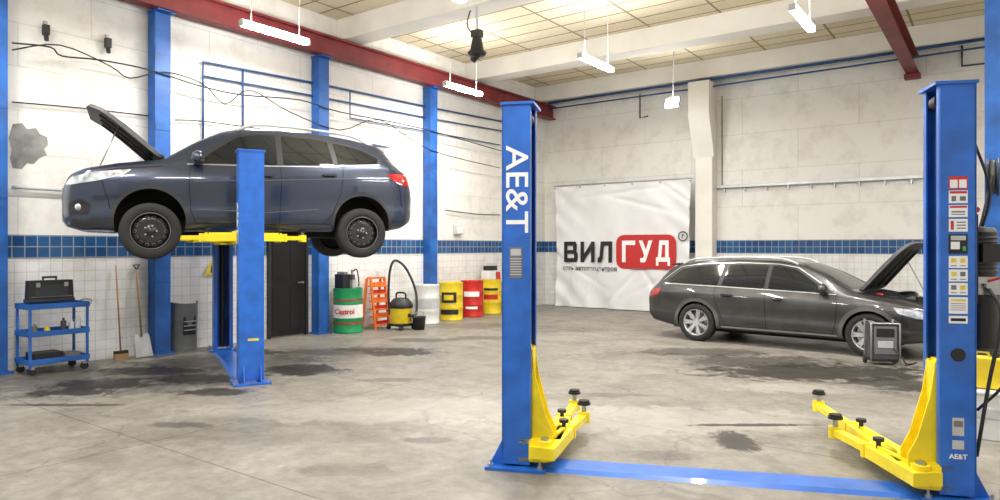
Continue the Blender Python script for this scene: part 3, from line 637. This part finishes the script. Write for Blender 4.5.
aspec=dict(axles=(.95,3.78),az=.345,ar=.385,r=.34,wz=.34,ty=.80,style='alloy',archz=.24,lip=.055,lipmat=M_cladA,
 dlo=[(1.42,.94),(1.66,1.10),(2.08,1.345),(2.4,1.40),(3.1,1.415),(3.8,1.385),(4.22,1.32),(4.50,1.08),(4.45,1.02),(3.3,1.0),(2.4,.975)],
 win=[[(1.56,.97),(1.76,1.11),(2.12,1.33),(2.38,1.375),(2.50,1.38),(2.50,.995)],[(2.57,.995),(2.57,1.385),(3.0,1.39),(3.27,1.38),(3.33,1.015)],[(3.40,1.02),(3.36,1.375),(3.8,1.355),(4.16,1.29),(4.40,1.08),(4.36,1.045)]],
 seams=[[(1.43,.94),(1.40,.8),(1.42,.5),(1.48,.30)],[(2.54,.98),(2.54,.8),(2.52,.30)],[(1.48,.30),(2.52,.30),(3.25,.32),(3.32,.5),(3.42,.75),(3.44,1.0)],[(4.5,.98),(4.55,.75),(4.6,.6)],[(.45,.76),(.50,.6),(.52,.5)]],
 chrome=[[(1.42,.945),(2.4,.975),(3.3,1.0),(4.44,1.022)],[(1.66,1.105),(2.08,1.355),(2.4,1.408),(3.1,1.424),(3.8,1.394),(4.22,1.33),(4.5,1.085)]],crease=[[(1.2,.82),(2.5,.86),(4.5,.88)]],
 sill=[(1.33,.235),(3.39,.24),(3.39,.36),(1.33,.36)],sill2=[(1.40,.275),(3.32,.28),(3.32,.31),(1.40,.305)],
 head=[(.06,.60),(.1,.70),(.35,.76),(.62,.79),(.55,.70),(.3,.63)],tail=[(4.50,.93),(4.8,.88),(4.86,.78),(4.76,.76),(4.58,.80)],lower=[(4.22,.27),(4.24,.46),(4.84,.50),(4.82,.36),(4.7,.31)],
 handles=[(2.33,.83),(3.2,.86)],mirror=(1.60,1.0),rail=[2.1,2.35,2.9,3.5,4.0,4.2],railm=True,
 ws=[(1.24,-.62),(2.04,-.5),(2.04,.5),(1.24,.62)],rw=[(4.4,-.46),(4.66,-.5),(4.66,.5),(4.4,.46)],
 bay=[(.22,-.6),(1.1,-.66),(1.1,.66),(.22,.6)],hood=[(.12,-.48),(.35,-.68),(1.14,-.74),(1.14,.74),(.35,.68),(.12,.48)],hinge=1.14,hang=60,propside=-1,
 grille=[[(-.33,.28),(.33,.28),(.36,.68),(-.36,.68)]],bars=[.35,.42,.49,.56],plate=.44,spoiler=(4.3,1.40,.2))
aroot=build_car('station_wagon_car',A,M_paintA,aspec,(-.62,12.70,0),math.radians(174.3))
b=B('engine'); b.box((.65,0,.84),(.55,.5,.12),M_grey); b.cyl((.35,.35,.84),(.35,.35,.93),.06,M_blk); b.box((.8,.5,.88),(.3,.2,.1),M_blk); b.tube([(.4,.3,.9),(.5,0,.97),(.8,-.3,.93)],.03,M_steel,sub=5); b.ell((.9,.45,.94),(.06,.05,.04),M_redp); b.finish(parent=aroot,bevel=.01)

# ---------------------------------------------------------------- banner
BO=.46
bx0=PB(555,0,BO)[0]; bx1=PB(691,0,BO)[0]; bt=3.42; bb_=.0
bc=(bx0+bx1)/2; bw=bx1-bx0
b=B('advertising_banner'); nx,nz=150,110; vs=[];fs=[]
def wave(u,v): 
    lo=(1-v)
    e=min(u,1-u); damp=1-.72*math.exp(-((v-.5)/.17)**2)*min(1,e*14)
    a=.020*math.sin(u*19+v*4)+.014*math.sin(u*37-v*9)+.014*math.sin(v*9+u*5)
    a+=.045*lo*lo*math.sin(u*23+2*v)+.035*abs(v-.5)*math.sin((u-.5)*30*(1.2-v)+v*8)
    a+=.025*math.sin((u+v)*34)*max(0,1-3*e)
    for (cu,cv,dr,am) in ((.08,.9,.8,.06),(.93,.88,-.7,.06),(.5,.93,.1,.04),(.3,.2,1.2,.06),(.75,.18,-1.1,.06),(.9,.3,.5,.05),(.12,.35,-.6,.05),(.5,.15,.9,.05),(.6,.85,-.3,.04)):
        du,dv=u-cu,v-cv; s_=du*math.cos(dr)+dv*math.sin(dr); t_=-du*math.sin(dr)+dv*math.cos(dr)
        a+=am*math.exp(-(s_/.30)**2-(t_/.018)**2)*.7
    return a*damp*.85
for j in range(nz+1):
    for i in range(nx+1):
        u=i/nx; v=j/nz; x=-bw/2+bw*u
        x-= .05*math.sin(v*3.1)*(abs(u-.5)*2)**4*(1 if u>.5 else -1)
        sag=.03*abs(math.sin(u*math.pi*5))*(v**6)
        vs.append((x,wave(u,v),.02+bb_+(bt-bb_-.02)*v-sag))
for j in range(nz):
    for i in range(nx): a=j*(nx+1)+i; fs.append((a,a+1,a+nx+2,a+nx+1))
M_ban=mat('banner_vinyl',(.78,.78,.80),.36,var=.04,scale=2)
b.add(vs,fs,M_ban,True)
for i in range(6): b.cyl((-bw/2+.03+i*(bw-.06)/5,.06,bt-.04),(-bw/2+.03+i*(bw-.06)/5,-.05,bt-.04),.02,M_steel,n=10)
b.cyl((-bw/2-.03,0,bt+.02),(bw/2+.03,0,bt+.02),.018,M_steel,n=8)
ban=b.finish((bc,WY-BO,0),fix=False)
def bpos(px,py): 
    p=PB(px,py,BO+.05); return p[0]-bc,p[2]
yb=-.045
GL={'В':[[(0,0),(.25,0),(.25,1),(0,1)],[(0,.8),(.8,.8),(.86,.93),(.78,1),(0,1)],[(0,.41),(.86,.41),(.86,.59),(0,.59)],[(0,0),(.88,0),(.94,.08),(.94,.2),(0,.2)],[(.67,.5),(.86,.5),(.93,.62),(.93,.86),(.84,1),(.67,1)],[(.73,0),(.9,0),(1,.12),(1,.4),(.9,.54),(.73,.52)]],
 'И':[[(0,0),(.25,0),(.25,1),(0,1)],[(.75,0),(1,0),(1,1),(.75,1)],[(.2,.0),(.2,.34),(.8,1),(.8,.66)]],
 'Л':[[(0,0),(.24,0),(.36,.2),(.46,1),(.22,1),(.14,.3),(.0,.2)],[(.22,.8),(1,.8),(1,1),(.22,1)],[(.75,0),(1,0),(1,1),(.75,1)]],
 'Г':[[(0,0),(.27,0),(.27,1),(0,1)],[(0,.79),(1,.79),(1,1),(0,1)]],
 'У':[[(0,1),(.28,1),(.62,.42),(.44,.26)],[(.73,1),(1,1),(.52,.06),(.42,0),(.12,0),(.12,.2),(.33,.2)]],
 'Д':[[(.12,.15),(.36,.15),(.48,1),(.24,1)],[(.24,.8),(.9,.8),(.9,1),(.24,1)],[(.66,.1),(.9,.1),(.9,1),(.66,1)],[(0,.04),(1,.04),(1,.24),(0,.24)],[(0,-.14),(.18,-.14),(.18,.2),(0,.2)],[(.82,-.14),(1,-.14),(1,.2),(.82,.2)]]}
def word(s_,x0,x1,z0,z1,m,gap,name,y):
    b=B(name); n=len(s_); w_=(x1-x0-gap*(n-1))/n
    for i,ch in enumerate(s_):
        ox=x0+i*(w_+gap)
        for k_,P in enumerate(GL[ch]): b.prism([(ox+x*w_,z0+z*(z1-z0)) for x,z in P],.004+.0004*k_,m,T(0,y,0)@RX(90))
    b.finish(parent=ban)
xa,zl=bpos(564,262); xb_,_=bpos(612,262); _,zh=bpos(590,241.5)
word('ВИЛ',xa,xb_,zl,zh,M_tblk,.09,'logo_word',yb)
x0,z1=bpos(616,235); x1,_=bpos(676,235); _,z0=bpos(645,269)
b=B('logo_panel'); b.prism(roundpoly([(x0,z0),(x1,z0),(x1,z1),(x0,z1)],.26,6),.01,M_logo,T(0,yb+.01,0)@RX(90)); b.finish(parent=ban)
word('ГУД',bpos(622,0)[0],bpos(670,0)[0],zl+.02,zh+.02,M_txt,.10,'logo_word',yb-.002)
text('tagline','сеть автотехцентров',.185,T((xa+x0)/2+.0,yb-.012,zl-.17)@RX(90),M_dgrey,ban,bold=.002,sx=.9)
b=B('registered_mark'); b.lathe([(.10,0),(.13,0),(.13,.005),(.10,.005),(.10,0)],M_dgrey,T(x1+.18,yb,z1-.05)@RX(90),24,False); b.box((x1+.165,yb,z1-.05),(.02,.005,.11),M_dgrey); b.box((x1+.19,yb,z1-.02),(.05,.005,.02),M_dgrey); b.finish(parent=ban)

# ---------------------------------------------------------------- pipes & cables
def wallpipe(name,pts,r,m,f=PL,off=.06,sub=0):
    b=B(name); b.tube([f(a,c,off) for a,c in pts],r,m,sub=sub); return b.finish(fix=True)
wallpipe('wall_conduit',[(203,150),(203,62),(320,84),(433,108),(505,122)],.022,M_pipe)
wallpipe('wall_conduit',[(203,76),(320,97),(433,119),(508,132)],.018,M_pipe)
wallpipe('wall_conduit',[(243,70),(243,130)],.018,M_pipe)
wallpipe('wall_conduit',[(350,90),(350,118),(420,130),(500,145)],.015,M_pipe)
wallpipe('ceiling_pipe',[(549,103),(700,81),(860,58),(998,37)],.035,M_pipe,PB,.46)
wallpipe('ceiling_pipe',[(549,109),(700,88),(860,65),(998,45)],.022,M_pipe,PB,.45)
wallpipe('wall_conduit',[(962,43),(962,66),(998,62)],.02,M_blk,PB)
wallpipe('wall_conduit',[(640,94),(640,118),(648,116)],.018,M_blk,PB,.07)
wallpipe('wall_cable',[(722,96),(722,185)],.01,M_blk,PB,.03)
b=B('cable_tray'); p=PB(716,188,.1); q=PB(922,178,.1); zt_=(p[2]+q[2])/2
b.box(((p[0]+q[0])/2,WY-.07,zt_),(q[0]-p[0],.12,.012),M_steel); b.box(((p[0]+q[0])/2,WY-.13,zt_+.03),(q[0]-p[0],.01,.06),M_steel)
for i in range(9): b.box((p[0]+.2+i*(q[0]-p[0]-.4)/8,WY-.05,zt_-.06),(.03,.08,.1),M_steel)
b.finish()
wallpipe('wall_cable',[(12,43),(50,47),(62,56),(100,60),(150,70),(200,86),(243,95),(300,100),(340,112),(420,128),(505,152)],.012,M_wire,off=.28,sub=4)
wallpipe('wall_cable',[(12,50),(60,45),(110,66),(130,78),(165,72),(203,84),(225,104),(250,90),(290,112),(340,130),(380,120),(430,150),(500,168)],.010,M_wire,off=.27,sub=4)
wallpipe('wall_cable',[(12,102),(80,108),(150,116)],.010,M_wire,sub=3)
wallpipe('wall_cable',[(175,120),(210,122),(310,136)],.010,M_wire,sub=3)
wallpipe('wall_cable',[(12,187),(60,190),(100,191),(148,193)],.022,M_lgrey)
wallpipe('wall_cable',[(445,210),(475,214),(500,215)],.012,M_wire,sub=3)
for px,py in ((46,30),(108,43)):
    p=PL(px,py,.06); b=B('wall_bracket'); b.box((0,0,.0),(.09,.07,.14),M_blk); b.cyl((0,0,-.06),(.02,0,-.15),.03,M_blk); b.box((-.03,0,.10),(.06,.04,.06),M_steel); b.finish(p)
for px,py,s in ((458,230,.24),(384,150,.12)):
    p=PL(px,py,.07); b=B('junction_box'); b.box((0,0,0),(.12,s,s*.9),M_lgrey); b.box((.065,0,0),(.01,s*.8,s*.7),M_white); b.finish(p,bevel=.005)
p=PL(211,268,.03); b=B('warning_sign'); b.prism([(-.14,-.12),(.14,-.12),(0,.14)],.006,M_tyel,RZ(90)@RX(90)); b.prism([(-.02,-.08),(.02,-.08),(.0,.07)],.008,M_tblk,RZ(90)@RX(90)); b.finish((WX+.04,p[1],p[2]))

# ---------------------------------------------------------------- workshop objects along left wall
def onL(px,off): return PL(px,300,off)[:2]
cy0=max(PL(13,0,.5)[1],COLY[0]+.2); cy1=PL(82,0,.5)[1]; ty=(cy0+cy1)/2; tl=cy1-cy0
b=B('tool_trolley'); w=.45
for sx in (-1,1):
    for sy in (-1,1):
        b.box((sx*(w/2-.015),sy*(tl/2-.02),.50),(.03,.03,.80),M_blue2); b.cyl((sx*(w/2-.03)-.015,sy*(tl/2-.05),.055),(sx*(w/2-.03)+.015,sy*(tl/2-.05),.055),.05,M_rub); b.box((sx*(w/2-.03),sy*(tl/2-.05),.1),(.05,.05,.03),M_steel)
for z in (.15,.52,.88):
    b.box((0,0,z),(w,tl,.015),M_blue2)
    for s in (-1,1): b.box((s*w/2,0,z+.03),(.012,tl,.07),M_blue2); b.box((0,s*tl/2,z+.03),(w,.012,.07),M_blue2)
b.tube([(-.15,tl/2,.85),(-.15,tl/2+.06,.95),(.15,tl/2+.06,.95),(.15,tl/2,.85)],.012,M_steel,sub=4)
for i,(yy_,hh,mm) in enumerate(((.28,.22,M_wht2),(.2,.17,M_wht2),(.1,.2,M_dgrey),(-.1,.1,M_yel),(-.25,.14,M_grey))): 
    b.cyl((.08,yy_,.53),(.08,yy_,.53+hh*.8),.035,mm); b.cyl((.08,yy_,.53+hh*.8),(.08,yy_,.53+hh),.015,mm)
b.box((0,-.1,.22),(.3,.35,.12),M_blk); b.box((.03,.2,.2),(.2,.2,.09),M_grey)
b.finish((WX+.50,ty,0),bevel=.002)
b=B('tool_case'); b.box((0,0,.17),(.16,.55,.30),M_blk,top=(.85,.97)); b.box((.0,0,.05),(.18,.57,.04),M_clad); b.box((.08,0,.17),(.02,.4,.18),M_clad)
for s in (-1,1): b.box((.09,s*.17,.26),(.02,.05,.06),M_steel); b.cyl((0,s*.08,.32),(0,s*.08,.36),.012,M_blk,n=8)
b.cyl((0,-.09,.36),(0,.09,.36),.014,M_blk,n=8); b.box((.085,0,.1),(.012,.5,.012),M_grey); b.finish((WX+.50,ty-.04,.93),bevel=.008)
b=B('shovel'); yS=COLY[1]-.36
b.tube([(.28,0,.32),(.06,.03,1.35)],.016,M_wood); b.tube([(.06,.03,1.35),(.055,-.02,1.42),(.055,.08,1.42),(.06,.03,1.35)],.012,M_blk)
V=[];n=9
for j in range(7):
    for i in range(n):
        u=(i/(n-1)-.5)*2; v=j/6; wv=.13*(1-.15*v) if v<.85 else .13*.8
        V.append((.38-.10*v-.03*(1-u*u),u*wv,.02+.34*v))
b.add(V,[(j*n+i,j*n+i+1,(j+1)*n+i+1,(j+1)*n+i) for j in range(6) for i in range(n-1)],M_lgrey,True); b.finish((WX+.02,yS,0))
b=B('broom'); b.tube([(.20,0,.12),(.05,.0,1.42)],.012,M_wood); b.box((.21,0,.11),(.05,.20,.05),M_blk); b.box((.215,0,.045),(.06,.20,.09),M_wood); b.finish((WX+.03,yS-.28,0))
b=B('spare_bumper_cover')
V=[];n=16;k=7
for j in range(k):
    for i in range(n):
        t=math.pi*(i/(n-1)); v=j/(k-1)
        V.append((.05+.20*math.sin(t)*(1-.12*math.cos(v*3)),-.22*math.cos(t),.01+.80*v-.03*math.sin(t)))
b.add(V,[(j*n+i,j*n+i+1,(j+1)*n+i+1,(j+1)*n+i) for j in range(k-1) for i in range(n-1)],M_grey,True)
b.box((.24,0,.42),(.02,.2,.3),M_blk)
for z in (.35,.42,.49): b.box((.255,0,z),(.02,.2,.015),M_lgrey)
b.finish((WX+.05,COLY[1]+.42,0))
def drum(name,px,off,r,h,body,lid,bands=None,rz=0):
    x,y=onL(px,off); b=B(name)
    pr=[(0,0),(r*.97,0),(r,.015),(r,.03),(r*.985,.04)]
    for z in (h/3,2*h/3): pr+=[(r*.985,z-.02),(r*1.015,z),(r*.985,z+.02)]
    pr+=[(r*.985,h-.04),(r,h-.03),(r,h)]
    b.lathe(pr,body,Matrix(),36); b.lathe([(r,h),(r*.97,h),(r*.96,h-.02),(0,h-.02)],lid,Matrix(),36,False)
    b.cyl((r*.5,0,h-.02),(r*.5,0,h),.035,M_steel); b.cyl((-r*.5,0,h-.02),(-r*.5,0,h),.02,M_steel)
    for (z0,z1,m_) in bands or []: b.lathe([(r*1.018,z0),(r*1.018,z1)],m_,Matrix(),36)
    return b,(x,y,0)
def label(x0,x1,z0,z1,r,m,b,a0=-54):
    A=[math.radians(a0+(x0+(x1-x0)*i/10)) for i in range(11)]; V=[(r*1.024*math.cos(a),r*1.024*math.sin(a),z) for z in (z0,z1) for a in A]
    b.add(V,[(i,i+1,12+i,11+i) for i in range(10)],m,True)
b,l_=drum('oil_drum',348,.42,.29,.88,M_green,M_green,[(.30,.56,M_white),(.18,.21,M_redp),(.64,.67,M_redp)])
b.cyl((.12,0,.88),(.12,0,1.25),.025,M_steel); b.box((.12,0,1.1),(.08,.08,.1),M_dgrey); b.tube([(.12,0,1.2),(.2,.05,1.25),(.26,.05,1.0),(.24,.06,.92)],.014,M_wire,sub=5)
b.box((-.02,-.13,1.02),(.24,.18,.28),M_blk); b.box((-.02,-.13,1.18),(.2,.1,.05),M_grey); b.box((-.06,.13,.98),(.16,.16,.2),M_lgrey); b.cyl((-.06,.13,1.08),(-.06,.13,1.14),.03,M_blk)
ob=b.finish(l_)
text('drum_label','Castrol',.13,T(.181,-.249,.43)@RZ(36)@RX(90),M_tred,ob,bold=.004)
x,y=onL(376,.33); b=B('orange_step_rack')
for s in (-1,1):
    b.box((.12,s*.20,.52),(.05,.04,1.06),M_or,rot=(0,-8,0)); b.box((-.14,s*.20,.52),(.05,.04,1.06),M_or,rot=(0,8,0))
for i,z in enumerate((.08,.24,.40,.56,.72,.88)): b.box((.0+.12*(1-z)*.6+.05,0,z),(.22,.38,.03),M_or); b.box((.19-.14*z,0,z+.05),(.02,.38,.07),M_or if i%2 else M_redp)
b.box((0,0,1.05),(.16,.38,.04),M_or); b.box((.02,.1,1.13),(.12,.16,.12),M_wht2); b.finish((x,y,0),bevel=.003)
x,y=onL(401,.95); b=B('vacuum_cleaner')
b.lathe([(0,.1),(.19,.1),(.22,.16),(.23,.42),(.24,.44)],M_yd,Matrix(),30); b.lathe([(.24,.44),(.25,.46),(.25,.50),(.22,.56),(.15,.64),(0,.66)],M_blk,Matrix(),30)
b.box((0,0,.1),(.40,.40,.05),M_blk)
for sx in (-1,1):
    for sy in (-1,1): b.cyl((sx*.18-.02,sy*.18,.045),(sx*.18+.02,sy*.18,.045),.045,M_rub)
b.tube([(-.12,0,.6),(-.12,0,.74),(.12,0,.74),(.12,0,.6)],.02,M_blk,sub=4); b.cyl((.22,0,.3),(.28,0,.3),.035,M_blk)
b.tube([(.27,0,.3),(.32,.12,.35),(.2,.22,.8),(.0,.15,1.25),(-.15,-.02,1.42),(-.2,-.12,1.2),(-.22,-.14,.7),(-.2,-.12,.3)],.026,M_blk,sub=7)
b.finish((x,y,0))
b,l_=drum('white_drum',427,.66,.28,.86,M_wht2,M_wht2,[(.35,.55,M_lgrey)]); b.finish(l_)
b,l_=drum('yellow_drum',451,.62,.28,.88,M_yd,M_yd); label(-45,30,.42,.66,.28,M_tblk,b); label(-30,15,.48,.60,.282,M_yd,b); label(-50,40,.15,.26,.28,M_tblk,b); ob=b.finish(l_)
b,l_=drum('red_drum',472,.50,.28,.88,M_redp,M_redp); label(-40,40,.50,.62,.28,M_txt,b); label(-30,30,.2,.26,.28,M_txt,b); b.finish(l_)
b,l_=drum('yellow_drum',491,.42,.27,.88,M_yd,M_yd); label(-40,40,.38,.50,.27,M_redp,b); label(-40,40,.60,.66,.27,M_tblk,b); b.finish(l_)
x,y=onL(491,.42); b=B('cardboard_boxes'); b.box((0,-.1,.11),(.30,.22,.22),M_wht2); b.box((0,.13,.09),(.28,.18,.18),M_tred); b.box((0,-.03,.28),(.24,.28,.12),M_blk); b.box((0,.02,.38),(.2,.2,.08),M_lgrey); b.finish((x,y,.88),bevel=.004)
x,y=onL(509,.4); b=B('wooden_crate')
for z in (.06,.22,.38,.54,.7): b.box((.2,0,z),(.02,.5,.12),M_wht2 if z>.5 else M_wood); b.box((-.2,0,z),(.02,.5,.12),M_wood); b.box((0,.25,z),(.4,.02,.12),M_wood); b.box((0,-.25,z),(.4,.02,.12),M_wood)
b.box((0,0,.03),(.38,.48,.03),M_wood); b.finish((x,y,0))
x,y=onL(419,1.3); b=B('bucket'); b.lathe([(0,0),(.11,0),(.14,.26),(.15,.27),(.13,.26),(.1,.02),(0,.02)],M_blk,Matrix(),24); b.tube([(0,-.145,.25),(.02,-.1,.36),(.02,.1,.36),(0,.145,.25)],.005,M_steel,sub=4); b.finish((x,y,0))
x,y,_=W(882,364); b=B('battery_charger')
b.box((0,0,.34),(.36,.26,.50),M_dgrey); b.box((0,-.135,.36),(.30,.01,.40),M_grey); b.box((0,-.142,.47),(.24,.01,.12),M_blk); b.box((0,-.142,.30),(.2,.01,.1),M_lgrey)
for s in (-1,1):
    b.tube([(s*.19,-.14,.05),(s*.19,-.14,.60),(s*.19,.14,.64),(s*.19,.14,.05)],.014,M_steel); b.cyl((s*.2-.02,.1,.05),(s*.2+.02,.1,.05),.05,M_rub)
b.tube([(-.19,-.14,.6),(.19,-.14,.6)],.014,M_steel); b.box((0,0,.07),(.36,.26,.04),M_blk)
b.tube([(.1,-.15,.25),(.2,-.25,.1),(.3,-.1,.02),(.5,.1,.02)],.01,M_wire,sub=5); b.finish((x,y,0),math.radians(25),bevel=.005)
# right-hand side items beside the lift
x,y=-.10,7.6
b=B('waste_bin'); b.box((0,0,.20),(.36,.36,.40),M_wht2,top=(1.08,1.08)); b.box((0,0,.415),(.42,.42,.03),M_wht2); b.box((0,-.19,.24),(.2,.02,.1),M_lgrey); b.finish((x,y,0),bevel=.01)
b=B('yellow_canister'); b.box((0,0,.14),(.26,.18,.27),M_yd); b.cyl((.06,0,.27),(.06,0,.32),.03,M_blk); b.tube([(-.1,0,.26),(-.08,0,.32),(.0,0,.32),(.02,0,.26)],.012,M_yd); b.finish((x,y,.435),bevel=.02)
b=B('tyre_stack')
for i in range(4):
    z=.105+i*.205
    b.lathe([(.19,-.09),(.22,-.1),(.30,-.095),(.325,-.06),(.325,.06),(.30,.095),(.22,.1),(.19,.09),(.20,0),(.19,-.09)],M_rub,T(.02*(-1)**i,.015*i,z),36)
b.finish((-.15,9.2,0))
b=B('wall_hose_reel'); b.lathe([(.05,-.06),(.22,-.06),(.22,-.04),(.1,-.03),(.1,.03),(.22,.04),(.22,.06),(.05,.06)],M_blk,RY(90),28); b.lathe([(.12,-.03),(.19,-.03),(.2,0),(.19,.03),(.12,.03)],M_dgrey,RY(90),28); b.box((0,.18,0),(.05,.25,.3),M_steel)
b.tube([(0,-.2,.0),(-.1,-.22,-.5),(-.2,-.1,-1.0),(.0,-.15,-1.4),(.1,-.1,-1.2)],.012,M_wire,sub=6); b.finish((-.08,9.70,2.5))
b=B('floor_cable'); P=[W(965,380),W(940,378),W(960,392),W(985,386)]; b.tube([(p[0],p[1],.012) for p in P],.011,M_wire,sub=6); b.finish()

# ---------------------------------------------------------------- camera
cam=bpy.data.cameras.new('camera'); cam.sensor_width=36; cam.lens=36*F/1000; cam.shift_y=-.003; cam.clip_start=.05
co=bpy.data.objects.new('camera',cam); COL.objects.link(co); co.location=(0,0,H); co.rotation_euler=(math.radians(90),0,math.radians(36)); S.camera=co
